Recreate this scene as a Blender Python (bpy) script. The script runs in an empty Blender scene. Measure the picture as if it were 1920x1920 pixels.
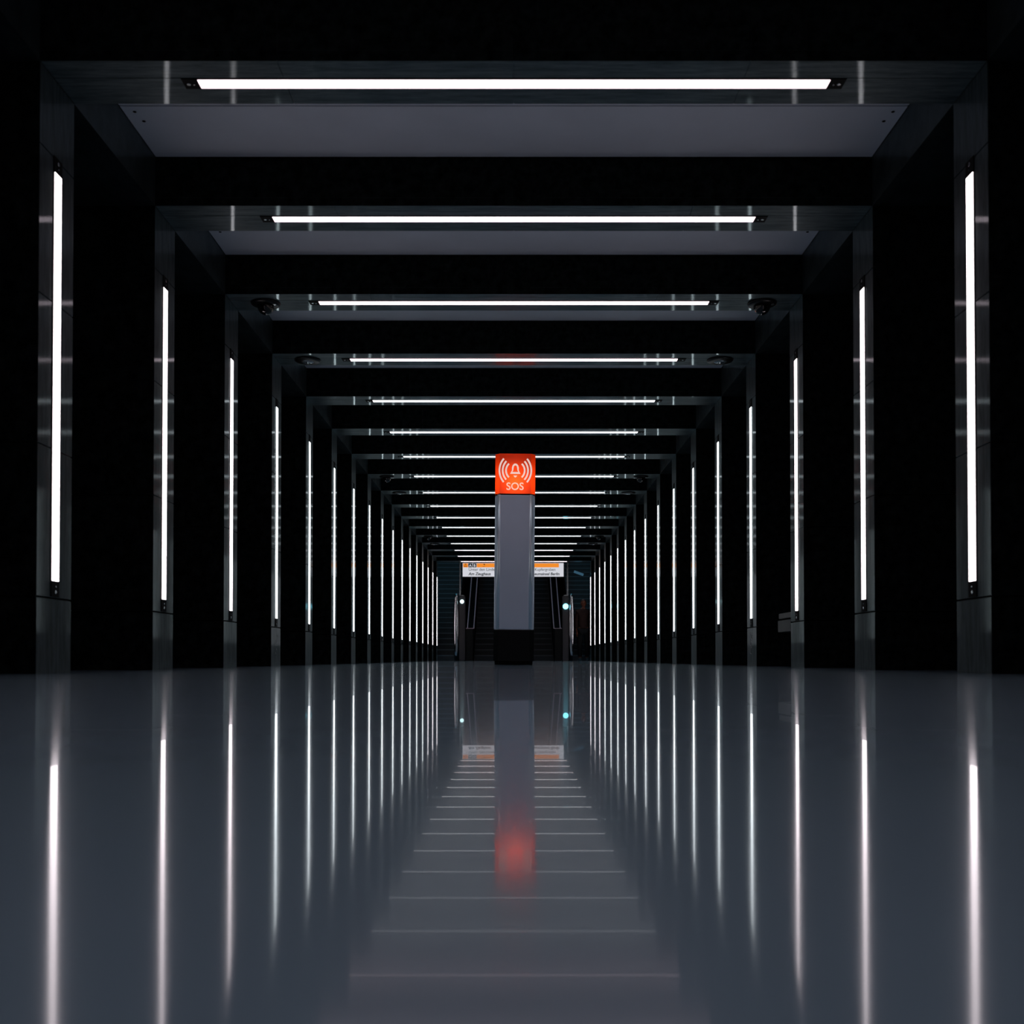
import bpy, bmesh, math, random
from mathutils import Vector, Matrix

random.seed(7)
sc = bpy.context.scene
COL = sc.collection

# ------------------------------------------------------------------ camera, world, exposure
CAM_Z = 0.070
PITCH = math.radians(0.901)
Y00 = 1204.4        # picture row of the optical axis
cam_d = bpy.data.cameras.new('camera')
cam = bpy.data.objects.new('camera', cam_d)
COL.objects.link(cam)
cam.location = (0, 0, CAM_Z)
cam.rotation_euler = (math.pi / 2 + PITCH, 0, 0)
cam_d.sensor_width = 36
cam_d.lens = 36.0
cam_d.shift_x = -0.0018
cam_d.shift_y = (Y00 - 960) / 1920
cam_d.clip_start = 0.01
cam_d.clip_end = 200
cam_d.dof.use_dof = True
cam_d.dof.focus_distance = 11.4
cam_d.dof.aperture_fstop = 3.2
sc.camera = cam

world = bpy.data.worlds.new('world')
sc.world = world
world.use_nodes = True
world.node_tree.nodes['Background'].inputs[0].default_value = (0, 0, 0, 1)
world.node_tree.nodes['Background'].inputs[1].default_value = 0.0

sc.view_settings.view_transform = 'Standard'
sc.view_settings.look = 'None'
sc.view_settings.gamma = 1.0
sc.view_settings.use_curve_mapping = False
sc.view_settings.exposure = 0.0
sc.cycles.max_bounces = 8
sc.cycles.diffuse_bounces = 3
sc.cycles.glossy_bounces = 5
sc.cycles.sample_clamp_indirect = 6.0
sc.cycles.use_denoising = True

LAMP = 4.6          # strength of the strip lights

# ------------------------------------------------------------------ helpers
def mat(name):
    m = bpy.data.materials.new(name)
    m.use_nodes = True
    nt = m.node_tree
    return m, nt, nt.nodes['Principled BSDF']

def simple(name, col, rough=0.5, metal=0.0, spec=0.5, var=0.0, scale=20.0):
    m, nt, p = mat(name)
    p.inputs['Base Color'].default_value = (*col, 1)
    p.inputs['Roughness'].default_value = rough
    p.inputs['Metallic'].default_value = metal
    p.inputs['Specular IOR Level'].default_value = spec
    if var > 0:
        tc = nt.nodes.new('ShaderNodeTexCoord')
        nz = nt.nodes.new('ShaderNodeTexNoise')
        nz.inputs['Scale'].default_value = scale
        nz.inputs['Detail'].default_value = 6
        cr = nt.nodes.new('ShaderNodeValToRGB')
        a = [max(0, c * (1 - var)) for c in col]
        b = [c * (1 + var) for c in col]
        cr.color_ramp.elements[0].position = 0.3
        cr.color_ramp.elements[1].position = 0.7
        cr.color_ramp.elements[0].color = (*a, 1)
        cr.color_ramp.elements[1].color = (*b, 1)
        nt.links.new(tc.outputs['Object'], nz.inputs['Vector'])
        nt.links.new(nz.outputs['Fac'], cr.inputs['Fac'])
        nt.links.new(cr.outputs['Color'], p.inputs['Base Color'])
    return m

def emit(name, col, strength):
    m, nt, p = mat(name)
    nt.nodes.remove(p)
    e = nt.nodes.new('ShaderNodeEmission')
    e.inputs['Color'].default_value = (*col, 1)
    e.inputs['Strength'].default_value = strength
    nt.links.new(e.outputs[0], nt.nodes['Material Output'].inputs['Surface'])
    return m

def gloss(nt, r, c=(1, 1, 1), normal=None):
    g = nt.nodes.new('ShaderNodeBsdfAnisotropic'); g.distribution = 'GGX'
    g.inputs['Roughness'].default_value = r
    g.inputs['Color'].default_value = (*c, 1)
    if normal: nt.links.new(normal, g.inputs['Normal'])
    return g

def mixsh(nt, fac, a, b):
    m = nt.nodes.new('ShaderNodeMixShader')
    if isinstance(fac, float): m.inputs[0].default_value = fac
    else: nt.links.new(fac, m.inputs[0])
    nt.links.new(a, m.inputs[1]); nt.links.new(b, m.inputs[2])
    return m.outputs[0]

def stone(name, dark, light, r_sharp, r_wide, wide, ior, bump=0.02, tint=(1, 1, 1), stretch=(1, 1, 1)):
    m, nt, p = mat(name)
    N, L = nt.nodes, nt.links
    N.remove(p)
    tc = N.new('ShaderNodeTexCoord')
    mp = N.new('ShaderNodeMapping'); mp.inputs['Scale'].default_value = stretch
    L.new(tc.outputs['Object'], mp.inputs['Vector'])
    n1 = N.new('ShaderNodeTexNoise'); n1.inputs['Scale'].default_value = 5; n1.inputs['Detail'].default_value = 10
    n1.inputs['Roughness'].default_value = 0.7
    n2 = N.new('ShaderNodeTexNoise'); n2.inputs['Scale'].default_value = 140; n2.inputs['Detail'].default_value = 3
    L.new(mp.outputs[0], n1.inputs['Vector']); L.new(tc.outputs['Object'], n2.inputs['Vector'])
    cr = N.new('ShaderNodeValToRGB')
    cr.color_ramp.elements[0].position = 0.36; cr.color_ramp.elements[0].color = (*dark, 1)
    cr.color_ramp.elements[1].position = 0.66; cr.color_ramp.elements[1].color = (*light, 1)
    L.new(n1.outputs['Fac'], cr.inputs['Fac'])
    bp = N.new('ShaderNodeBump'); bp.inputs['Strength'].default_value = bump; bp.inputs['Distance'].default_value = 0.001
    L.new(n2.outputs['Fac'], bp.inputs['Height'])
    df = N.new('ShaderNodeBsdfDiffuse'); L.new(cr.outputs['Color'], df.inputs['Color'])
    g1 = gloss(nt, r_sharp, tint, bp.outputs[0]); g2 = gloss(nt, r_wide, tint, bp.outputs[0])
    # cloudy polish: the share of the soft lobe follows the grain
    mr = N.new('ShaderNodeMapRange'); mr.inputs['From Min'].default_value = .3; mr.inputs['From Max'].default_value = .7
    mr.inputs['To Min'].default_value = max(0, wide - .12); mr.inputs['To Max'].default_value = min(1, wide + .12)
    L.new(n1.outputs['Fac'], mr.inputs['Value'])
    sp = mixsh(nt, mr.outputs[0], g1.outputs[0], g2.outputs[0])
    fr = N.new('ShaderNodeFresnel'); fr.inputs['IOR'].default_value = ior
    L.new(mixsh(nt, fr.outputs[0], df.outputs[0], sp), N['Material Output'].inputs['Surface'])
    return m

# polished dark granite of pillars and beams (nearly black, glossy)
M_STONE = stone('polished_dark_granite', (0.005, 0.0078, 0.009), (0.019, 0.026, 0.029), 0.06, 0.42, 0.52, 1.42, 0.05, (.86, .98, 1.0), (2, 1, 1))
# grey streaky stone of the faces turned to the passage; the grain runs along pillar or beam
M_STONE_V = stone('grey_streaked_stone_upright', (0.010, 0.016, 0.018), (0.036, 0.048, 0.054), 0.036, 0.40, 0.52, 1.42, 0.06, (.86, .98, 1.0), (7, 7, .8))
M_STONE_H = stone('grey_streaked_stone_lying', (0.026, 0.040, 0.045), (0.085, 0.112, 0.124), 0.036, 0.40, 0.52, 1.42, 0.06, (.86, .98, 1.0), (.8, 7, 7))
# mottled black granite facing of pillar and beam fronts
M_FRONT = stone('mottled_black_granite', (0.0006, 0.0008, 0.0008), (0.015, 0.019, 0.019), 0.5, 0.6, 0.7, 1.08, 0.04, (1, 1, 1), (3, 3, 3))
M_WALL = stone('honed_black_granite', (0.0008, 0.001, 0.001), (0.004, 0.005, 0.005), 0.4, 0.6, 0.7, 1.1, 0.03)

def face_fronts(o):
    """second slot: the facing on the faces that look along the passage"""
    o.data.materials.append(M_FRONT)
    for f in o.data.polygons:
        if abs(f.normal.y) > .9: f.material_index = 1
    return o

M_PANEL = simple('white_ceiling_panel', (0.62, 0.67, 0.76), 0.6, 0, 0.3, 0.04, 3)
M_GAP = simple('shadow_gap', (0.002, 0.002, 0.002), 0.9, 0, 0.1)
M_CAP = simple('black_end_cap', (0.001, 0.001, 0.0012), 0.6, 0.0, 0.08)
M_SCREW = simple('steel_screw', (0.55, 0.6, 0.62), 0.25, 1.0)
M_STEEL = simple('brushed_steel', (0.45, 0.46, 0.48), 0.25, 1.0, 0.5, 0.1, 30)
M_STEEL_DARK = simple('dark_steel', (0.055, 0.048, 0.052), 0.45, 0.2)
M_BLACK = simple('black_plastic', (0.002, 0.002, 0.0025), 0.3, 0, .2)
M_DOME = simple('black_glossy_dome', (0.002, 0.002, 0.002), 0.06, 0, 0.6)

def lamp_mat(name, col, k=1.0):
    return emit(name, col, LAMP * k)
TONES = {('pink', False): (1.0, .88, .91), ('neut', False): (.97, .92, .97), ('cool', False): (.90, .97, 1.0),
         ('pink', True): (1.0, .76, .83), ('neut', True): (1.0, .88, .93), ('cool', True): (.92, .93, .97)}
M_LAMP = {k_: lamp_mat('strip_diffuser', c_, .62 if k_[1] else 1.0) for k_, c_ in TONES.items()}
M_LAMP_NEUT = M_LAMP[('neut', False)]

def floor_mat():
    m, nt, p = mat('polished_floor_coating')
    N, L = nt.nodes, nt.links
    N.remove(p)
    out = N['Material Output']
    tc = N.new('ShaderNodeTexCoord')
    nz = N.new('ShaderNodeTexNoise'); nz.inputs['Scale'].default_value = 2.2; nz.inputs['Detail'].default_value = 5
    L.new(tc.outputs['Object'], nz.inputs['Vector'])
    cr = N.new('ShaderNodeValToRGB')
    cr.color_ramp.elements[0].position = 0.3; cr.color_ramp.elements[0].color = (0.280, 0.425, 0.540, 1)
    cr.color_ramp.elements[1].position = 0.7; cr.color_ramp.elements[1].color = (0.310, 0.460, 0.580, 1)
    L.new(nz.outputs['Fac'], cr.inputs['Fac'])
    df = N.new('ShaderNodeBsdfDiffuse'); L.new(cr.outputs['Color'], df.inputs['Color'])
    g1, g2, g3 = gloss(nt, 0.010), gloss(nt, 0.085, (.88, .88, .90)), gloss(nt, 0.27, (.72, .92, 1.0))
    # the coat was rolled along the passage: its fine ripple blurs lengthwise more than across
    tv = N.new('ShaderNodeCombineXYZ'); tv.inputs[0].default_value = 1.0
    g2.inputs['Anisotropy'].default_value = 0.4
    L.new(tv.outputs[0], g2.inputs['Tangent'])
    fr = N.new('ShaderNodeFresnel'); fr.inputs['IOR'].default_value = 1.5
    # clear-coat: the mirror-like share grows towards grazing, as on any slightly rough varnish
    mr = N.new('ShaderNodeMapRange'); mr.interpolation_type = 'SMOOTHSTEP'
    mr.inputs['From Min'].default_value = .25; mr.inputs['From Max'].default_value = .85
    mr.inputs['To Min'].default_value = .04; mr.inputs['To Max'].default_value = .6
    L.new(fr.outputs[0], mr.inputs['Value'])
    soft = mixsh(nt, 0.08, g2.outputs[0], g3.outputs[0])
    spec = mixsh(nt, mr.outputs[0], soft, g1.outputs[0])
    spec = mixsh(nt, 0.02, spec, g3.outputs[0])
    cap = N.new('ShaderNodeMath'); cap.operation = 'MULTIPLY'; 
    # finest dust: from grain to grain the varnish shines a little more or less
    wn = N.new('ShaderNodeTexWhiteNoise'); wn.noise_dimensions = '3D'
    vm = N.new('ShaderNodeVectorMath'); vm.operation = 'SCALE'; vm.inputs['Scale'].default_value = 9000
    L.new(tc.outputs['Object'], vm.inputs[0]); L.new(vm.outputs[0], wn.inputs['Vector'])
    dr = N.new('ShaderNodeMapRange'); dr.inputs['To Min'].default_value = .84; dr.inputs['To Max'].default_value = 1.0
    L.new(wn.outputs['Value'], dr.inputs['Value']); L.new(dr.outputs[0], cap.inputs[1])
    L.new(fr.outputs[0], cap.inputs[0])
    L.new(mixsh(nt, cap.outputs[0], df.outputs[0], spec), out.inputs['Surface'])
    return m
M_FLOOR = floor_mat()

class MB:
    def __init__(s): s.bm = bmesh.new()
    def box(s, x0, x1, y0, y1, z0, z1, bev=0.0):
        bm = bmesh.new()
        r = bmesh.ops.create_cube(bm, size=1)
        for v in bm.verts:
            v.co = Vector(((x0 + x1) / 2 + v.co.x * (x1 - x0), (y0 + y1) / 2 + v.co.y * (y1 - y0), (z0 + z1) / 2 + v.co.z * (z1 - z0)))
        if bev > 0:
            bmesh.ops.bevel(bm, geom=bm.edges[:], offset=bev, segments=2, affect='EDGES')
        s.merge(bm); return s
    def merge(s, bm):
        me = bpy.data.meshes.new('tmp'); bm.to_mesh(me); bm.free()
        s.bm.from_mesh(me); bpy.data.meshes.remove(me)
    def lathe(s, prof, n=32, center=(0, 0, 0), axis='Z'):
        bm = bmesh.new(); rings = []
        for r, z in prof:
            ring = []
            for i in range(n):
                a = 2 * math.pi * i / n
                ring.append(bm.verts.new((r * math.cos(a), r * math.sin(a), z)))
            rings.append(ring)
        for a, b in zip(rings, rings[1:]):
            for i in range(n):
                bm.faces.new((a[i], a[(i + 1) % n], b[(i + 1) % n], b[i]))
        bm.faces.new(rings[0][::-1]); bm.faces.new(rings[-1])
        if axis == 'Y': bmesh.ops.rotate(bm, verts=bm.verts, matrix=Matrix.Rotation(math.pi / 2, 3, 'X'))
        if axis == 'X': bmesh.ops.rotate(bm, verts=bm.verts, matrix=Matrix.Rotation(math.pi / 2, 3, 'Y'))
        bmesh.ops.translate(bm, verts=bm.verts, vec=center)
        bmesh.ops.remove_doubles(bm, verts=bm.verts, dist=1e-6)
        bmesh.ops.recalc_face_normals(bm, faces=bm.faces)
        s.merge(bm); return s
    def prism(s, pts, z0, z1, plane='XY'):
        """closed polygon extruded; plane XY -> along z, XZ -> along y, YZ -> along x"""
        bm = bmesh.new()
        def P(a, b, c):
            return {'XY': (a, b, c), 'XZ': (a, c, b), 'YZ': (c, a, b)}[plane]
        lo = [bm.verts.new(P(a, b, z0)) for a, b in pts]
        hi = [bm.verts.new(P(a, b, z1)) for a, b in pts]
        bm.faces.new(lo); bm.faces.new(hi)
        n = len(pts)
        for i in range(n):
            bm.faces.new((lo[i], lo[(i + 1) % n], hi[(i + 1) % n], hi[i]))
        bmesh.ops.recalc_face_normals(bm, faces=bm.faces)
        s.merge(bm); return s
    def tube(s, pts, r, n=10):
        bm = bmesh.new(); rings = []
        pts = [Vector(p) for p in pts]
        for i, p in enumerate(pts):
            t = (pts[min(i + 1, len(pts) - 1)] - pts[max(i - 1, 0)]).normalized()
            u = t.cross(Vector((0, 0, 1)))
            if u.length < 1e-3: u = t.cross(Vector((1, 0, 0)))
            u.normalize(); w = t.cross(u)
            rings.append([bm.verts.new(p + r * (math.cos(2 * math.pi * k / n) * u + math.sin(2 * math.pi * k / n) * w)) for k in range(n)])
        for a, b in zip(rings, rings[1:]):
            for k in range(n):
                bm.faces.new((a[k], a[(k + 1) % n], b[(k + 1) % n], b[k]))
        bm.faces.new(rings[0][::-1]); bm.faces.new(rings[-1])
        bmesh.ops.recalc_face_normals(bm, faces=bm.faces)
        s.merge(bm); return s
    def build(s, name, m, parent=None, smooth=False, mats=None):
        me = bpy.data.meshes.new(name); s.bm.to_mesh(me); s.bm.free()
        if smooth:
            for f in me.polygons: f.use_smooth = True
        me.materials.append(m)
        o = bpy.data.objects.new(name, me); COL.objects.link(o)
        if parent: o.parent = parent
        return o

def tag(o, label, cat, group=None, kind=None):
    if label: o['label'] = label
    if cat: o['category'] = cat
    if group: o['group'] = group
    if kind: o['kind'] = kind
    return o

def thing(name, label, cat, loc=(0, 0, 0), rot=(0, 0, 0), group=None):
    o = bpy.data.objects.new(name, None); COL.objects.link(o)
    o.location = loc; o.rotation_euler = rot
    o.empty_display_size = 0.1
    return tag(o, label, cat, group)

def struct(o, label=None):
    o['kind'] = 'structure'
    if label: o['label'] = label
    return o

def dup(root, loc, rot=None, name=None):
    r = root.copy(); COL.objects.link(r); r.location = loc
    if rot is not None: r.rotation_euler = rot
    for ch in root.children:
        c = ch.copy(); COL.objects.link(c); c.parent = r
        for g in ch.children:
            d = g.copy(); COL.objects.link(d); d.parent = c
    return r

def text_mesh(name, body, size, m, parent, loc, rot=(math.pi / 2, 0, 0), bold=0.0, shear=0.0, align='LEFT', ext=0.002, sx=1.0):
    cu = bpy.data.curves.new('tmp_text', 'FONT')
    cu.body = body; cu.size = size; cu.extrude = ext; cu.offset = bold; cu.shear = shear; cu.align_x = align
    cu.resolution_u = 6
    t = bpy.data.objects.new('tmp_text', cu); COL.objects.link(t)
    dg = bpy.context.evaluated_depsgraph_get()
    me = bpy.data.meshes.new_from_object(t.evaluated_get(dg))
    bpy.data.objects.remove(t); bpy.data.curves.remove(cu)
    me.materials.clear(); me.materials.append(m); me.name = name
    for v in me.vertices: v.co.x *= sx
    o = bpy.data.objects.new(name, me); COL.objects.link(o)
    if parent: o.parent = parent
    o.location = loc; o.rotation_euler = rot
    return o

# ------------------------------------------------------------------ dimensions
XP = 2.1641      # half width between pillar faces
H = 2.80        # underside of the beams
HC = 3.0965       # underside of ceiling panels
T = 0.3634       # depth of a frame
PITCHY = 1.4979
Y1 = 4.6367      # front of the first frame in view
NF = 17
BACK = 3        # frames between / behind the viewpoint (they light the place)
YB = -4.2
YE = Y1 + (NF - 1) * PITCHY + T      # rear of the last frame
XW = 3.00
def yf(k): return Y1 + (k - 1) * PITCHY

# ------------------------------------------------------------------ structure
struct(MB().box(-XW - .2, XW + .2, YB, 38, -0.2, 0.0).build('floor', M_FLOOR))
struct(MB().box(-XW - .2, XW + .2, YB, YE, 3.25, 3.45).build('ceiling', M_WALL))
struct(MB().box(-XW - .2, -XW, YB, YE, 0, 3.25).build('wall_left', M_WALL))
struct(MB().box(XW, XW + .2, YB, YE, 0, 3.25).build('wall_right', M_WALL))
struct(MB().box(-XW - .2, XW + .2, YB - .2, YB, 0, 3.45).build('wall_back', M_WALL))
# longitudinal downstands resting on the pillars
def downstand(s):
    mb = MB()
    y = YB
    for k in range(-BACK, NF + 1):
        y1 = yf(k) + T / 2
        mb.box(min(s * XP, s * XW), max(s * XP, s * XW), y + .0015, y1 - .0015, H, 3.25)
        y = y1
    mb.box(min(s * XP, s * XW), max(s * XP, s * XW), y + .0015, YE, H, 3.25)
    return mb
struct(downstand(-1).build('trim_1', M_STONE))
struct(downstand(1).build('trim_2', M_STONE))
# stair hall beyond the last frame
struct(MB().box(-XW - .2, -XW, YE, 38, 0, 8).build('wall_stair_left', M_WALL))
struct(MB().box(XW, XW + .2, YE, 38, 0, 8).build('wall_stair_right', M_WALL))
struct(MB().box(-XW - .2, XW + .2, 38, 38.2, 0, 8).build('wall_far', M_WALL))
struct(MB().box(-XW - .2, XW + .2, YE, 38.2, 8, 8.2).build('ceiling_stair', M_WALL))
struct(MB().box(-XW, XW, YE - .02, YE + .15, 3.45, 8).build('wall_above_frames', M_WALL))

# ------------------------------------------------------------------ pillars
ORD = ['', 'nearest', 'second', 'third', 'fourth', 'fifth', 'sixth', 'seventh', 'eighth', 'ninth', 'tenth', 'eleventh',
       'twelfth', 'thirteenth', 'fourteenth', 'fifteenth', 'sixteenth', 'farthest']
def where(k):
    if k >= 1: return ORD[k] + (' from the viewer' if 1 < k < NF else '')
    return ['first', 'second', 'third', 'fourth'][-k] + ' before the picture begins'

JZ = [0.357, 1.055, 1.745, 2.43, H]
def pillar_proto():
    r = thing('pillar', 'x', 'pillar', group='polished stone pillars lining the corridor')
    W = 0.72
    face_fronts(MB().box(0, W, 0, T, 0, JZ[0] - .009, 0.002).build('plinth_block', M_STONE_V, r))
    mb = MB()
    MB().box(.014, W - .014, .014, T - .014, JZ[0] - .009, H - .001).build('joint_core', M_GAP, r)
    for a, b in zip(JZ, JZ[1:]):
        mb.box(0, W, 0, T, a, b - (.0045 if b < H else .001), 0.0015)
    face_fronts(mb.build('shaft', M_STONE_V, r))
    return r
PP = pillar_proto()
pillars = {}
first = True
SIDE = {-1: 'left', 1: 'right'}
extra = {(-1, 1): 'beside the left picture edge', (1, 1): 'beside the right picture edge',
         (1, 3): 'with a stone bench behind it', (1, 4): 'with pale scribble on its foot', (-1, 4): 'with flaked foot'}
for k in range(-BACK, NF + 1):
    for s in (-1, 1):
        # mirrored by turning half a turn: the block is symmetric in Y
        loc = (s * XP, yf(k) + (T if s < 0 else 0), 0)
        rot = (0, 0, math.pi if s < 0 else 0)
        if first: o = PP; o.location = loc; o.rotation_euler = rot; first = False
        else: o = dup(PP, loc, rot)
        e = extra.get((s, k), 'with a vertical strip light')
        o['kind'] = 'thing'
        o['label'] = f"dark stone pillar on the {SIDE[s]}, {where(k)}, {e}"
        pillars[(s, k)] = o

# ------------------------------------------------------------------ beams
def beam_proto():
    o_mb = MB()
    yj = T * 0.5 - 0.0425
    n = 4
    for i in range(n):
        a = -XP + 2 * XP * i / n; b = a + 2 * XP / n
        o_mb.box(a + .0012, b - .0012, 0, yj - .0012, H, H + .05, 0.001)
        o_mb.box(a + .0012, b - .0012, yj + .0012, T, H, H + .05, 0.001)
        o_mb.box(a + .0012, b - .0012, 0.0, T, H + .05, 3.25, 0)
    o_mb.box(-XP + .002, XP - .002, .003, T - .003, H + .003, 3.245)
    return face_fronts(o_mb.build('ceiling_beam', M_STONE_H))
BP = beam_proto()
beams = {}
for k in range(-BACK, NF + 1):
    o = BP if k == -BACK else BP.copy()
    if k != -BACK: COL.objects.link(o)
    o.location = (0, yf(k), 0)
    e = {3: ', carrying two black dome cameras', 4: ', carrying two flat black discs', 8: ', carrying two small domes',
         9: ', carrying two small flat discs', 17: ', just above the station sign'}.get(k, '')
    tag(o, f"dark stone ceiling beam, {where(k)}{e}", 'beam', 'polished stone beams crossing the ceiling')
    o['kind'] = 'thing'
    beams[k] = o

# ------------------------------------------------------------------ ceiling panels
def panel_proto():
    y0, y1 = T + .004, PITCHY - .003
    yj = 0.925
    mb = MB()
    mb.box(-XP + .004, XP - .004, y0, yj - .007, HC, HC + .03)
    mb.box(-XP + .004, XP - .004, yj + .007, y1, HC, HC + .03)
    mb.box(-XP + .05, XP - .05, y0 + .02, yj - .02, HC + .03, 3.25)
    mb.box(-XP + .05, XP - .05, yj + .02, y1 - .02, HC + .03, 3.25)
    r = thing('ceiling_board', 'x', 'ceiling board', group='white ceiling panels between the beams')
    mb.build('board', M_PANEL, r)
    for s in (-1, 1):
        for dx, dy in ((.045, .06), (.06, .16)):
            MB().lathe([(0.010, -.001), (0.010, .004)], 12, (s * (XP - dx - .02), yj + dy, HC - .001)).build('screw_hole', M_GAP, r)
    return r
QP = panel_proto()
for k in range(-BACK, NF):
    o = QP if k == -BACK else dup(QP, (0, 0, 0))
    o.location = (0, yf(k), 0); o['kind'] = 'thing'
    nxt = ORD[k + 1] if k >= 0 else 'unseen'
    o['label'] = (f"pale flat ceiling board right in front of the {nxt} ceiling beam" if k >= 0 else
                  f"pale flat ceiling board, {['','first','second','third'][-k]} before the picture begins")

# ------------------------------------------------------------------ strip lights
def strip_proto(L, name):
    """local: along +X (length), face towards -Z, width along Y; back plate at z=0"""
    r = thing(name, 'x', 'strip light')
    w = 0.0425
    cap = 0.075
    # housing channel behind the diffuser
    MB().box(-L / 2, L / 2, -w, w, -.003, 0).build('housing', M_CAP, r)
    MB().box(-L / 2, L / 2, -.035, .035, -.006, -.003, 0.0008).build('diffuser', M_LAMP_NEUT, r)
    for s in (-1, 1):
        a, b = sorted((s * L / 2, s * (L / 2 + cap)))
        c = MB().box(a, b, -w, w, -.005, 0, 0.0008).build('end_cap', M_CAP, r)
        MB().lathe([(.008, -.0075), (.0095, -.007), (.0095, -.005)], 12, (s * (L / 2 + cap * .68), 0.0, 0)).build('screw', M_SCREW, c)
        MB().lathe([(.004, -.007), (.0045, -.006), (.0045, -.005)], 8, (s * (L / 2 + cap * .35), 0.004, 0)).build('screw', M_SCREW, c)
    return r
LB, LPIL = 2.985, 1.926
SB = strip_proto(LB, 'beam_strip_light')
SP = strip_proto(LPIL, 'pillar_strip_light')
def set_lamp(o, m):
    for c in o.children:
        if c.name.startswith('diffuser'):
            c.material_slots[0].link = 'OBJECT'
            c.material_slots[0].material = m
def lamp_for(k, beam):
    return M_LAMP[('pink' if k <= (4 if beam else 3) else ('neut' if k >= 15 else 'cool'), beam)]
def tone(k, beam):
    return 'pinkish white' if k <= (4 if beam else 3) else ('white' if k >= 15 else 'bluish white')
ZC = 0.434 + LPIL / 2
f1 = f2 = True
for k in range(-BACK, NF + 1):
    loc = (0, yf(k) + T / 2, H)
    if f1: o = SB; f1 = False
    else: o = dup(SB, loc)
    o.location = loc
    set_lamp(o, lamp_for(k, True))
    tag(o, f"long {tone(k, True)} strip light under the ceiling beam that is {where(k)}", 'strip light', 'glowing strips under the beams')
    for s in (-1, 1):
        # local -Z (face) -> towards the corridor axis ; local X -> up
        loc = (s * XP, yf(k) + T / 2, ZC)
        rot = (0, s * -math.pi / 2, 0) if s > 0 else (0, math.pi / 2, 0)
        rot = (0, math.pi / 2, 0) if s > 0 else (0, -math.pi / 2, 0)
        if f2: p = SP; f2 = False; p.rotation_euler = rot
        else: p = dup(SP, loc, rot)
        p.location = loc
        set_lamp(p, lamp_for(k, False))
        tag(p, f"vertical {tone(k, False)} strip light on the {SIDE[s]} pillar that is {where(k)}", 'strip light', f'glowing strips on the {SIDE[s]} pillars')

# ------------------------------------------------------------------ dome cameras and discs on the beams
def dome_proto():
    r = thing('dome_camera', 'x', 'security camera')
    MB().lathe([(.107, 0), (.110, -.006), (.104, -.018), (.085, -.024), (.064, -.027)][::-1] and
               [(.110, 0), (.112, -.006), (.106, -.016), (.086, -.022), (.066, -.026)], 40).build('base_plate', M_BLACK, r, True)
    prof = [(.064 * math.cos(a), -.026 - .066 * math.sin(a)) for a in [i * math.pi / 2 / 10 for i in range(10)]] + [(.004, -.092)]
    MB().lathe(prof, 32).build('dome', M_DOME, r, True)
    MB().lathe([(.012, 0), (.012, -.005)], 10, (.075, -.035, -.022)).build('screw', M_SCREW, r)
    return r
def disc_proto():
    r = thing('ceiling_disc', 'x', 'ceiling sensor')
    MB().lathe([(.118, 0), (.120, -.008), (.110, -.016), (.060, -.019)], 40).build('rim', M_BLACK, r, True)
    MB().lathe([(.060, -.017), (.052, -.026), (.030, -.032), (.004, -.034)], 32).build('lens', simple('disc_lens', (.25, .3, .34), .12, .7), r, True)
    return r
DP, SPK = dome_proto(), disc_proto()
g1 = g2 = True
for k in (3, 8, 13):
    for s in (-1, 1):
        loc = (s * 1.905, yf(k) + T * .52, H)
        if g1: o = DP; g1 = False
        else: o = dup(DP, loc)
        o.location = loc
        tag(o, f"black dome security camera under the {ORD[k]} ceiling beam, at its {SIDE[s]} end", 'security camera', 'dome cameras under the beams')
for k in (4, 9, 14):
    for s in (-1, 1):
        loc = (s * 1.885, yf(k) + T * .52, H)
        if g2: o = SPK; g2 = False
        else: o = dup(SPK, loc)
        o.location = loc
        tag(o, f"flat black disc under the {ORD[k]} ceiling beam, at its {SIDE[s]} end", 'ceiling sensor', 'flat discs under the beams')

# ------------------------------------------------------------------ marks on pillar feet
M_SCR = simple('pale_scribble_paint', (.45, .45, .45), .5)
def scribble(parent, pts, r=0.003, name='scribble_mark'):
    return MB().tube(pts, r, 6).build(name, M_SCR, parent)
# right pillar 4: local x=0 is the corridor face; y across
pr = pillars[(1, 4)]
scribble(pr, [(-.001, .20, .30), (-.001, .17, .285), (-.001, .20, .26), (-.001, .165, .25)], .004)
scribble(pr, [(-.001, .19, .235), (-.001, .23, .225), (-.001, .18, .205), (-.001, .235, .19), (-.001, .175, .175), (-.001, .21, .165)], .0025)
scribble(pr, [(-.001, .24, .31), (-.001, .245, .20), (-.001, .24, .115), (-.001, .19, .112)], .002)
pl = pillars[(-1, 4)]
random.seed(3)
for i in range(6):
    y = .13 + random.random() * .1; z = .10 + random.random() * .2
    scribble(pl, [(-.001, y, z), (-.001, y + .01, z + .012)], .003, 'flaked_mark')

# ------------------------------------------------------------------ bench block behind the third right pillar
yb = yf(3) + T
b = thing('stone_bench', 'low dark stone bench block tucked behind the third pillar on the right', 'bench', (XP, yb + .004, 0))
MB().box(.006, .6, 0, .385, .392, .435, .003).build('seat_slab', simple('bench_stone', (.022, .02, .019), .4, 0, .5, .3, 20), b)
MB().box(.0, .6, 0, .39, .285, .378, .003).build('apron', simple('bench_apron', (.016, .019, .02), .4, 0, .5, .2, 20), b)
MB().box(.03, .58, .02, .37, .378, .392).build('spacer', M_GAP, b)
MB().box(.12, .55, .02, .35, 0, .285, .003).build('leg', M_GAP, b)

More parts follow.
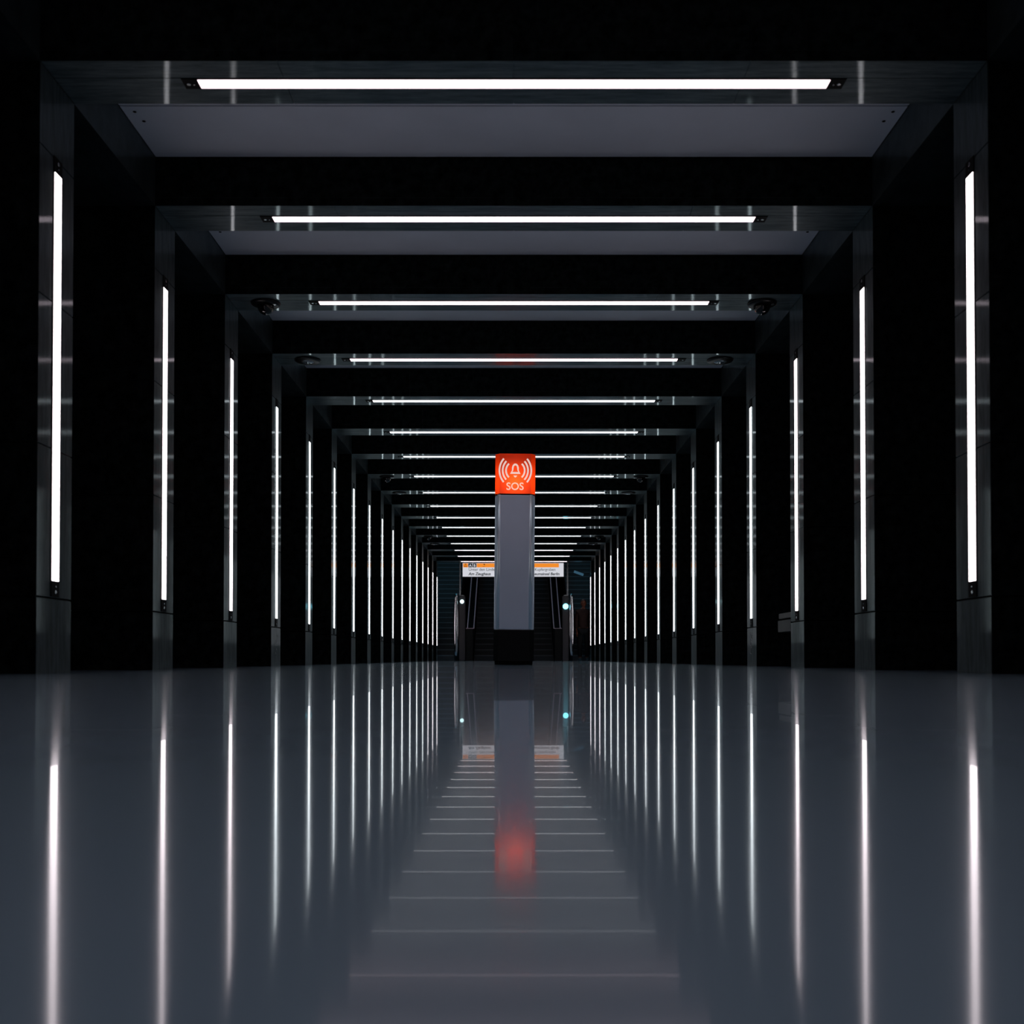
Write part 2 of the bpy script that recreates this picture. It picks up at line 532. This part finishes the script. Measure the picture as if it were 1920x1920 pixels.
# ------------------------------------------------------------------ emergency call column
YC = 11.2
col = thing('emergency_column', 'grey emergency call column with a lit orange-red SOS head and black base', 'emergency call column', (-.004, YC, 0), (0, math.radians(.55), 0))
col.scale = (.973, .973, .973)
def cross(hw, d, ch=.05, cy=.06, n=5):
    """front is -y: flat front face, slanting edges, straight sides, rounded rear"""
    pts = [(-hw + ch, -d), (hw - ch, -d), (hw, -d + cy), (hw, d - cy)]
    pts += [(hw - ch, d), (-hw + ch, d), (-hw, d - cy), (-hw, -d + cy)]
    return pts
M_BODY = simple('satin_grey_lacquer', (.70, .80, .99), .26, .35, .5, .02, 4)
_p = M_BODY.node_tree.nodes['Principled BSDF']; _p.inputs['Coat Weight'].default_value = .6; _p.inputs['Coat Roughness'].default_value = .1
bd = MB().prism(cross(.223, .17), .388, 1.893).build('column_body', M_BODY, col)
md = bd.modifiers.new('bevel', 'BEVEL'); md.width = .02; md.segments = 4; md.limit_method = 'ANGLE'
for f_ in bd.data.polygons: f_.use_smooth = False
M_GLINT_RIB = simple('satin_glint_rib', (.75, .82, .92), .3, .85)
for s_ in (-1, 1):  # ribs added at the bends so their curve catches strip-light highlights
    MB().lathe([(.021, .40), (.021, 1.89)], 20, (s_ * .176, -.155, 0)).build('glint_rib', M_GLINT_RIB, col, True)
MB().prism(cross(.225, .172), .045, .388).build('base', simple('black_base', (.003, .003, .0035), .22), col)
MB().prism(cross(.211, .158), 0.0, .045).build('foot', M_GAP, col)
MB().prism(cross(.225, .172), .388, .393).build('edge_strip', M_STEEL, col)
MB().prism(cross(.218, .166), 1.893, 1.901).build('joint', M_GAP, col)
# head: red translucent shell lit from inside
mh, nt, p = mat('red_translucent_shell')
nt.nodes.remove(p)
tr = nt.nodes.new('ShaderNodeBsdfTranslucent'); tr.inputs['Color'].default_value = (.80, .048, .005, 1)
gz = nt.nodes.new('ShaderNodeBsdfAnisotropic'); gz.inputs['Roughness'].default_value = .15; gz.inputs['Color'].default_value = (.9, .9, .9, 1)
mx = nt.nodes.new('ShaderNodeMixShader'); mx.inputs[0].default_value = .05
nt.links.new(tr.outputs[0], mx.inputs[1]); nt.links.new(gz.outputs[0], mx.inputs[2])
nt.links.new(mx.outputs[0], nt.nodes['Material Output'].inputs['Surface'])
Z0, Z1 = 1.901, 2.347
def shell():
    bm = bmesh.new()
    pts = cross(.224, .17)
    n = len(pts)
    lo = [bm.verts.new((a, b_, Z0)) for a, b_ in pts]; hi = [bm.verts.new((a, b_, Z1)) for a, b_ in pts]
    for i in range(n): bm.faces.new((lo[i], lo[(i + 1) % n], hi[(i + 1) % n], hi[i]))
    bm.faces.new(hi)
    bmesh.ops.recalc_face_normals(bm, faces=bm.faces)
    mb = MB(); mb.merge(bm); return mb
head = shell().build('lit_head', mh, col)
head['label'] = 'glowing orange-red head with bell pictogram'
M_MARK = emit('lit_white_marking', (1.0, .70, .62), 0.82)
FY = -.1715
def arc_band(cx, cz, r, w, a0, a1, n=20):
    outer = [(cx + (r + w / 2) * math.cos(a0 + (a1 - a0) * i / n), cz + (r + w / 2) * math.sin(a0 + (a1 - a0) * i / n)) for i in range(n + 1)]
    inner = [(cx + (r - w / 2) * math.cos(a0 + (a1 - a0) * i / n), cz + (r - w / 2) * math.sin(a0 + (a1 - a0) * i / n)) for i in range(n + 1)]
    return outer, inner
def band(mb, outer, inner):
    bm = bmesh.new()
    for a, b_ in ((FY - .002, None), (FY, None)):
        pass
    vo = [[bm.verts.new((x, y, z)) for x, z in outer] for y in (FY - .002, FY)]
    vi = [[bm.verts.new((x, y, z)) for x, z in inner] for y in (FY - .002, FY)]
    for i in range(len(outer) - 1):
        bm.faces.new((vo[0][i], vo[0][i + 1], vi[0][i + 1], vi[0][i]))
        bm.faces.new((vo[1][i], vi[1][i], vi[1][i + 1], vo[1][i + 1]))
        bm.faces.new((vo[0][i], vo[1][i], vo[1][i + 1], vo[0][i + 1]))
        bm.faces.new((vi[0][i], vi[0][i + 1], vi[1][i + 1], vi[1][i]))
    bmesh.ops.recalc_face_normals(bm, faces=bm.faces)
    mb.merge(bm)
# pictogram coordinates: zoom crop 1920 px = 130 photo px ; column 167 px per metre
PX = 130 / 1920 / 169.8
def pc(u, v):            # crop pixel -> local x, z
    return (u - 963) * PX, Z0 + (1420 - v) * PX
arcs = MB()
for s in (-1, 1):
    for (rx, top, bot) in (((495, 545), 445, 1100), ((588, 633), 515, 1030), ((680, 727), 585, 965)):
        x_in = (963 - (rx[0] + rx[1]) / 2) * PX * s
        zc = pc(0, (top + bot) / 2 )[1]
        hz = (bot - top) / 2 * PX
        # circular arc with apex at x_in, ends 100 crop px nearer to the middle
        dx = {445: 120, 515: 100, 585: 82}[top] * PX
        R = (hz * hz + dx * dx) / (2 * dx)
        cx = x_in - s * R
        am = math.asin(hz / R)
        base = 0 if s > 0 else math.pi
        o_, i_ = arc_band(cx, zc, R, 48 * PX, base - am, base + am)
        band(arcs, o_, i_)
arcs.build('sound_wave_marking', M_MARK, head)
# bell outline
bell = MB()
out_l = [(818, 865), (868, 775), (868, 690), (885, 630), (920, 590), (963, 577)]
in_l = [(882, 815), (905, 770), (915, 700), (925, 655), (945, 637), (963, 630)]
O = [pc(*p_) for p_ in out_l] + [pc(2 * 963 - u, v) for u, v in out_l[::-1][1:]]
I = [pc(*p_) for p_ in in_l] + [pc(2 * 963 - u, v) for u, v in in_l[::-1][1:]]
band(bell, O, I)
bar = [pc(818, 868), pc(1108, 868), pc(1044, 815), pc(882, 815)]
bell.prism(bar, FY - .002, FY, 'XZ')
cl = [pc(912, 915), pc(1015, 915), pc(995, 950), pc(963, 972), pc(932, 950)]
bell.prism(cl, FY - .002, FY, 'XZ')
bell.build('bell_marking', M_MARK, head)
t = text_mesh('sos_lettering', 'SOS', 290 * PX, M_MARK, head, (-.002, FY - .001, pc(0, 1312)[1]), bold=.0012, align='CENTER', ext=.001, sx=.98)
MB().lathe([(.045, Z1), (.045, Z1 + .008), (.03, Z1 + .014)], 24, (0.015, 0, 0)).build('top_cap', M_STEEL_DARK, col)
# lamp inside the head
ld = bpy.data.lights.new('head_bulb', 'POINT'); ld.energy = 3.0; ld.color = (1, .9, .8); ld.shadow_soft_size = .03
lo = bpy.data.objects.new('head_bulb', ld); COL.objects.link(lo); lo.parent = col; lo.location = (0, -.03, Z0 + .14)

# ------------------------------------------------------------------ station sign beyond the last frame
YS = YE + .12
def unproj(u, v, Y):
    xr, yr = (u - 963.5) / 1920, (Y00 - v) / 1920
    k = Y / (math.cos(PITCH) - yr * math.sin(PITCH))
    return xr * k, CAM_Z + (math.sin(PITCH) + yr * math.cos(PITCH)) * k
def sx_(u): return unproj(u, 1070, YS - .03)[0]
def sz_(v): return unproj(963, v, YS - .03)[1]
sign = thing('station_sign', 'long white backlit station sign with orange bar hanging over the escalators', 'sign', (0, YS, 0))
X0, X1, ZT, ZB = sx_(867.5), sx_(1056.8), sz_(1055.6), sz_(1081.2)
MB().box(X0 - .015, X1 + .015, -.02, .12, ZB - .01, ZT + .01, .004).build('housing', M_BLACK, sign)
MB().box(X0, X1, -.026, -.021, ZB, ZT).build('face', emit('sign_white_face', (.78, .79, .86), .82), sign)
M_OR = emit('sign_orange', (1.0, .30, .03), .88)
zo = sz_(1063.8)
MB().box(sx_(894), sx_(1048), -.030, -.0265, zo, ZT - .01).build('orange_bar', M_OR, sign)
MB().box(sx_(868.4), sx_(877.6), -.030, -.0265, zo, ZT - .01).build('exit_pictogram', M_OR, sign)
M_SB = emit('sign_black', (.004, .008, .01), .5)
for u0, txt in ((878.2, 'A'), (886.2, 'B')):
    q = MB().box(sx_(u0), sx_(u0 + 7.2), -.030, -.0265, zo, ZT - .01).build('exit_letter_plate', M_SB, sign)
    text_mesh('letter', txt, .10, emit('sign_letter', (.8, .8, .85), .8), q, (sx_(u0 + 3.6), -.0315, zo + .018), align='CENTER', ext=.0008, bold=.002)
# pictograms: arrow coming out of a box, escalator arrow
cxp, czp = sx_(873), (zo + ZT) / 2
pg = MB()
pg.box(cxp - .045, cxp + .045, -.0325, -.0305, czp - .045, czp - .034)
pg.box(cxp - .045, cxp - .036, -.0325, -.0305, czp - .045, czp + .01)
pg.box(cxp + .036, cxp + .045, -.0325, -.0305, czp - .045, czp + .01)
pg.box(cxp - .005, cxp + .005, -.0325, -.0305, czp - .025, czp + .03)
pg.prism([(cxp - .022, czp + .02), (cxp + .022, czp + .02), (cxp, czp + .048)], -.0325, -.0305, 'XZ')
cxe = sx_(907)
pg.prism([(cxe - .03, czp + .045), (cxe - .02, czp + .045), (cxe + .03, czp), (cxe + .02, czp)], -.0325, -.0305, 'XZ')
pg.prism([(cxe + .0, czp + .03), (cxe + .035, czp + .045), (cxe + .03, czp - .0)], -.0325, -.0305, 'XZ')
pg.box(cxe - .03, cxe + .03, -.0325, -.0305, czp - .045, czp - .037)
pg.build('pictogram_marks', M_SB, sign)
M_TX = emit('sign_text', (.05, .06, .065), .5)
text_mesh('lettering', 'Unter den Linden', .112, M_TX, sign, (sx_(878.6), -.0275, sz_(1070.2)), ext=.0008, bold=.0006)
text_mesh('lettering', 'Am Zeughaus', .112, M_TX, sign, (sx_(878.6), -.0275, sz_(1078.4)), ext=.0008, bold=.003, shear=.18)
text_mesh('lettering', 'Kupfergraben', .108, M_TX, sign, (sx_(1002.5), -.0275, sz_(1070.2)), ext=.0008, bold=.0006)
text_mesh('lettering', 'Museumsinsel Berlin', .108, M_TX, sign, (sx_(1049), -.0275, sz_(1078.4)), ext=.0008, bold=.003, shear=.18, align='RIGHT')
MB().box(X0 + .3, X0 + .34, .03, .07, ZT + .01, 3.45).box(X1 - .34, X1 - .3, .03, .07, ZT + .01, 3.45).build('hanger', M_STEEL_DARK, sign)

# ------------------------------------------------------------------ stairs and escalators
YST = YE + .55
RISE, RUN = .168, .30
M_STEP = simple('dark_stair_stone', (.035, .045, .05), .5, 0, .4, .15, 8)
M_NOSE = simple('stair_nosing', (.10, .14, .16), .4)
M_EST = simple('escalator_step_metal', (.009, .010, .012), .45, .5)
M_ENOSE = simple('escalator_nosing', (.04, .04, .045), .4, .5)
M_RAIL = simple('anodised_edge', (.62, .42, .48), .5, .2)
def flight(name, label, cat, x0, x1, n, m, mn, y0):
    r = thing(name, label, cat, (0, y0, 0))
    mb = MB(); nb = MB()
    for i in range(n):
        mb.box(x0, x1, i * RUN, n * RUN, i * RISE, (i + 1) * RISE - .0)
        nb.box(x0 + .01, x1 - .01, i * RUN - .006, i * RUN + .05, (i + 1) * RISE - .03, (i + 1) * RISE + .002)
    mb.build('steps', m, r); nb.build('nosings', mn, r)
    return r
flight('staircase', 'dim teal staircase rising to the left of the escalators', 'stairs', -2.98, -1.72, 22, M_STEP, M_NOSE, YST)
flight('staircase', 'dim teal staircase rising on the right behind the standing person', 'stairs', 1.72, 2.98, 22, M_STEP, M_NOSE, YST + .3)
for s in (-1, 1):
    x0, x1 = sorted((s * .22, s * 1.15))
    e = flight('escalator', f"dark metal escalator on the {SIDE[s]}, rising under the station sign", 'escalator', x0, x1, 22, M_EST, M_ENOSE, YST)
    # solid balustrades, .9 m high at the front, following the slope
    def bal(xa, xb, zt=.92, yy=-.35):
        xa, xb = sorted((xa, xb))
        L = 22 * RUN
        mb = MB().prism([(yy, 0), (L, 0), (L, 22 * RISE + zt), (0.35, zt + .02), (yy, zt)], xa, xb, 'YZ')
        return mb
    bal(s * 1.175, s * 1.365).build('balustrade', M_BLACK, e)
    bal(s * .02, s * .21).build('balustrade', M_BLACK, e)
    for xx in (1.17, 1.355, .195, .025):
        L = 22 * RUN
        MB().tube([(s * xx, -.36, .925), (s * xx, .35, .945), (s * xx, L, 22 * RISE + .925)], .014, 8).build('edge_rail', M_RAIL, e)
    MB().tube([(s * 1.165, -.362, .925), (s * 1.365, -.362, .925)], .008, 8).build('edge_rail', M_RAIL, e)
    # newel: dark box with signal lamp, rounded steel guard outside, slim post up to the ceiling
    w = thing('escalator_newel', f"dark escalator newel post with glowing {'white' if s < 0 else 'blue'} signal lamp, {SIDE[s]} of the sign", 'post', (s * 1.47, YST - .42, 0))
    MB().box(-.085, .085, -.05, .25, 0, 1.86, .02).build('post_body', M_STEEL_DARK, w)
    zl = sz_(1128) if s < 0 else sz_(1137)
    rr = .055 if s < 0 else .08
    prof = [(rr * math.sin(a), -rr * .5 * math.cos(a)) for a in [0.08 + i * (math.pi / 2 - .08) / 8 for i in range(9)]] + [(rr, .02)]
    lampm = emit('signal_lamp_white', (.62, .95, 1.0), 3.0) if s < 0 else emit('signal_lamp_blue', (.22, .80, 1.0), 3.5)
    MB().lathe([(r_, -z_) for r_, z_ in prof], 20, (0, -.07, zl), 'Y').build('signal_lamp', lampm, w, True)
    MB().box(-.02 + s * .06, .02 + s * .06, .05, .09, 1.86, 3.3).build('slim_post', M_STEEL, w)
    MB().box(-.06, .06, -.06, -.045, 1.85, 1.87, .004).build('cap_plate', M_STEEL, w)
    # curved polished guard
    gp = []
    for i in range(15):
        a = i / 14
        z = .15 + a * 1.75
        r = .035 + .055 * math.sin(math.pi * min(1, a * 1.02)) ** .7
        gp.append((r, z))
    gd = MB().lathe(gp, 24, (s * .165, 0.02, 0)).build('steel_guard', simple('polished_steel', (.6, .6, .62), .14, 1.0), w, True)
    gd['label'] = 'curved polished steel guard'
# tilted pale blue wall lamp over the right stairs
wl = thing('stair_wall_lamp', 'small tilted pale blue lamp above the right-hand stairs', 'lamp', (2.98, YST + 1.1, 2.62))
MB().box(-.16, .16, -.04, .04, -.05, .05, .01).build('lamp_body', M_STEEL_DARK, wl)
q = MB().box(-.15, .15, -.046, -.041, -.04, .035).build('lamp_glass', emit('pale_blue_glass', (.10, .26, .40), .32), wl)
MB().box(-.92, 0, -.015, .015, -.015, .015).build('bracket', M_STEEL_DARK, wl)
for c in wl.children:
    if not c.name.startswith('bracket'):
        c.rotation_euler = (0, math.radians(20), 0); c.location = (-1.04, 0, 0)
# unseen fill lamps added: teal over the stairs, pink over the escalator rails
for x, y, z, e, cc in ((-2.35, YE + .9, 6.5, 34, (.08, .62, .85)), (2.35, YE + .9, 6.5, 24, (.08, .62, .85)), (0, YE + .9, 6.5, 26, (1, .74, .80))):
    l = bpy.data.lights.new('stair_fill_lamp', 'AREA'); l.energy = e; l.color = cc; l.size = .9
    lo = bpy.data.objects.new('stair_fill_lamp', l); COL.objects.link(lo); lo.location = (x, y, z)
    lo.rotation_euler = (math.radians(12), 0, 0)

# ------------------------------------------------------------------ the standing person
def skin_chain(name, verts, edges, radii, m, parent, root=0, sub=2):
    me = bpy.data.meshes.new(name); me.from_pydata(verts, edges, [])
    me.materials.append(m)
    o = bpy.data.objects.new(name, me); COL.objects.link(o)
    if parent: o.parent = parent
    md = o.modifiers.new('skin', 'SKIN'); md.use_smooth_shade = True
    for i, r in enumerate(radii):
        d = me.skin_vertices[0].data[i]
        d.radius = r if isinstance(r, tuple) else (r, r)
        d.use_root = (i == root)
    ss = o.modifiers.new('sub', 'SUBSURF'); ss.levels = sub; ss.render_levels = sub
    return o
M_SKIN = simple('skin', (.16, .045, .02), .55)
M_JACK = simple('dark_jacket', (.022, .010, .008), .8, 0, .2, .3, 15)
M_TROU = simple('black_trousers', (.004, .005, .006), .8, 0, .2)
M_HAIR = simple('dark_reddish_hair', (.05, .012, .005), .6)
M_SHOE = simple('blue_grey_shoes', (.03, .07, .09), .5)
PXX, PYY = sx_(1094) * (YE + .33) / YS, YE + .33
pe = thing('person', 'person in dark jacket and trousers standing before the right-hand stairs, reddish-brown hair', 'person', (PXX, PYY, 0))
# body: continuous skinned figure (front is -y)
V = [(0, 0, .92), (0, 0, 1.08), (0, 0, 1.25), (0, .005, 1.40), (0, 0, 1.50), (0, -.01, 1.56),      # pelvis..neck
     (-.17, 0, 1.40), (-.21, .01, 1.12), (-.20, -.06, .90), (-.20, -.08, .83),
     (.17, 0, 1.40), (.21, .01, 1.12), (.20, -.07, .91), (.20, -.09, .84),
     (-.09, 0, .86), (-.11, -.03, .49), (-.10, .02, .09), (-.10, -.12, .045),
     (.09, 0, .86), (.11, .02, .49), (.11, .08, .09), (.12, -.05, .045)]
E = [(0, 1), (1, 2), (2, 3), (3, 4), (4, 5), (3, 6), (6, 7), (7, 8), (8, 9), (3, 10), (10, 11), (11, 12), (12, 13),
     (0, 14), (14, 15), (15, 16), (16, 17), (0, 18), (18, 19), (19, 20), (20, 21)]
R = [(.15, .11), (.135, .10), (.15, .11), (.13, .09), (.055, .055), (.05, .05),
     (.065, .065), (.048, .048), (.036, .036), (.028, .02), (.065, .065), (.048, .048), (.036, .036), (.028, .02),
     (.09, .09), (.065, .065), (.045, .045), (.04, .035), (.09, .09), (.065, .065), (.045, .045), (.04, .035)]
body = skin_chain('body', V, E, R, M_SKIN, pe)
# head joined through its own continuous surface on the neck
def head_mesh():
    bm = bmesh.new()
    bmesh.ops.create_uvsphere(bm, u_segments=28, v_segments=20, radius=1)
    for v in bm.verts:
        x, y, z = v.co
        w = .074 * (1 - .22 * max(0, -z) ** 1.5)
        dpt = .092 * (1 - .12 * max(0, -z))
        nx, ny, nz = x * w, y * dpt, z * .115
        if y < 0 and abs(x) < .25 and -.35 < z < .15: ny -= .018 * (1 - abs(x) / .25) * (1 - (z + .1) ** 2 * 4 if abs(z + .1) < .5 else 0)
        if y < -.5 and .05 < z < .3 and .25 < abs(x) < .6: ny += .007
        if y < -.6 and z < -.65: ny -= .008
        v.co = (nx, ny, nz)
    for s in (-1, 1):
        e = bmesh.ops.create_uvsphere(bm, u_segments=10, v_segments=8, radius=1)
        for v in e['verts']:
            v.co = Vector((v.co.x * .012 + s * .075, v.co.y * .02 + .005, v.co.z * .032 - .005))
    bmesh.ops.translate(bm, verts=bm.verts, vec=(0, -.015, 1.645))
    mb = MB(); mb.merge(bm); return mb
hd = head_mesh().build('head', M_SKIN, pe, True)
fm = MB()
for s in (-1, 1): fm.lathe([(.002, 0), (.010, .004), (.012, .008)], 10, (s * .03, -.103, 1.655), 'Y')
fm.build('eyes', M_BLACK, hd, True)
MB().tube([(-.022, -.098, 1.592), (0, -.104, 1.590), (.022, -.098, 1.592)], .004, 6).build('mouth', simple('lips', (.2, .03, .02), .5), hd, True)
def hair_mesh():
    bm = bmesh.new()
    bmesh.ops.create_uvsphere(bm, u_segments=28, v_segments=20, radius=1)
    dele = [v for v in bm.verts if (v.co.y < -.45 and v.co.z < .45) or v.co.z < -.55]
    bmesh.ops.delete(bm, geom=dele, context='VERTS')
    for v in bm.verts: v.co = Vector((v.co.x * .084, v.co.y * .102, v.co.z * .124))
    bmesh.ops.translate(bm, verts=bm.verts, vec=(0, -.008, 1.652))
    bmesh.ops.solidify(bm, geom=bm.faces[:], thickness=.006)
    mb = MB(); mb.merge(bm); return mb
hair_mesh().build('hair', M_HAIR, pe, True)
V0 = list(V); V0[0] = (0, 0, .86)
jk = skin_chain('jacket', [V0[i] for i in (0, 1, 2, 3, 4, 6, 7, 8, 10, 11, 12)],
                [(0, 1), (1, 2), (2, 3), (3, 4), (3, 5), (5, 6), (6, 7), (3, 8), (8, 9), (9, 10)],
                [(.19, .15), (.16, .125), (.172, .13), (.15, .108), (.072, .072), (.082, .082), (.062, .062), (.05, .05), (.082, .082), (.062, .062), (.05, .05)], M_JACK, pe)
tr_ = skin_chain('trousers', [V[i] for i in (0, 14, 15, 16, 18, 19, 20)], [(0, 1), (1, 2), (2, 3), (0, 4), (4, 5), (5, 6)],
                 [(.165, .125), (.108, .108), (.082, .082), (.065, .065), (.108, .108), (.082, .082), (.065, .065)], M_TROU, pe)
# hands with five fingers each
for s, w0 in ((-1, V[9]), (1, V[13])):
    base = Vector(w0)
    vs = [tuple(base), tuple(base + Vector((0, -.01, -.05)))]
    es = [(0, 1)]; rs = [(.022, .030), (.014, .036)]
    for f in range(4):
        oy = -.036 + f * .022
        Lf = (.06, .072, .066, .05)[f]
        i0 = len(vs)
        vs += [tuple(base + Vector((0, oy, -.075))), tuple(base + Vector((-s * .008, oy - .002, -.075 - Lf * .55))), tuple(base + Vector((-s * .022, oy, -.075 - Lf)))]
        es += [(1, i0), (i0, i0 + 1), (i0 + 1, i0 + 2)]; rs += [(.0095, .0095), (.0085, .0085), (.007, .007)]
    i0 = len(vs)
    vs += [tuple(base + Vector((-s * .015, -.04, -.03))), tuple(base + Vector((-s * .022, -.058, -.06))), tuple(base + Vector((-s * .026, -.06, -.085)))]
    es += [(0, i0), (i0, i0 + 1), (i0 + 1, i0 + 2)]; rs += [(.011, .011), (.0095, .0095), (.008, .008)]
    skin_chain('hand', vs, es, rs, M_SKIN, pe, 0, 1)
for i, (x, y) in enumerate(((-.10, .02), (.115, .08))):
    mb = MB()
    bm = bmesh.new(); bmesh.ops.create_uvsphere(bm, u_segments=16, v_segments=10, radius=1)
    for v in bm.verts:
        v.co = Vector((v.co.x * .048 + x, v.co.y * .14 + y - .07, max(-.0, v.co.z * .075 * (1 - .35 * max(0, -v.co.y)) + .03)))
    mb.merge(bm); mb.build('shoe', M_SHOE, pe, True)
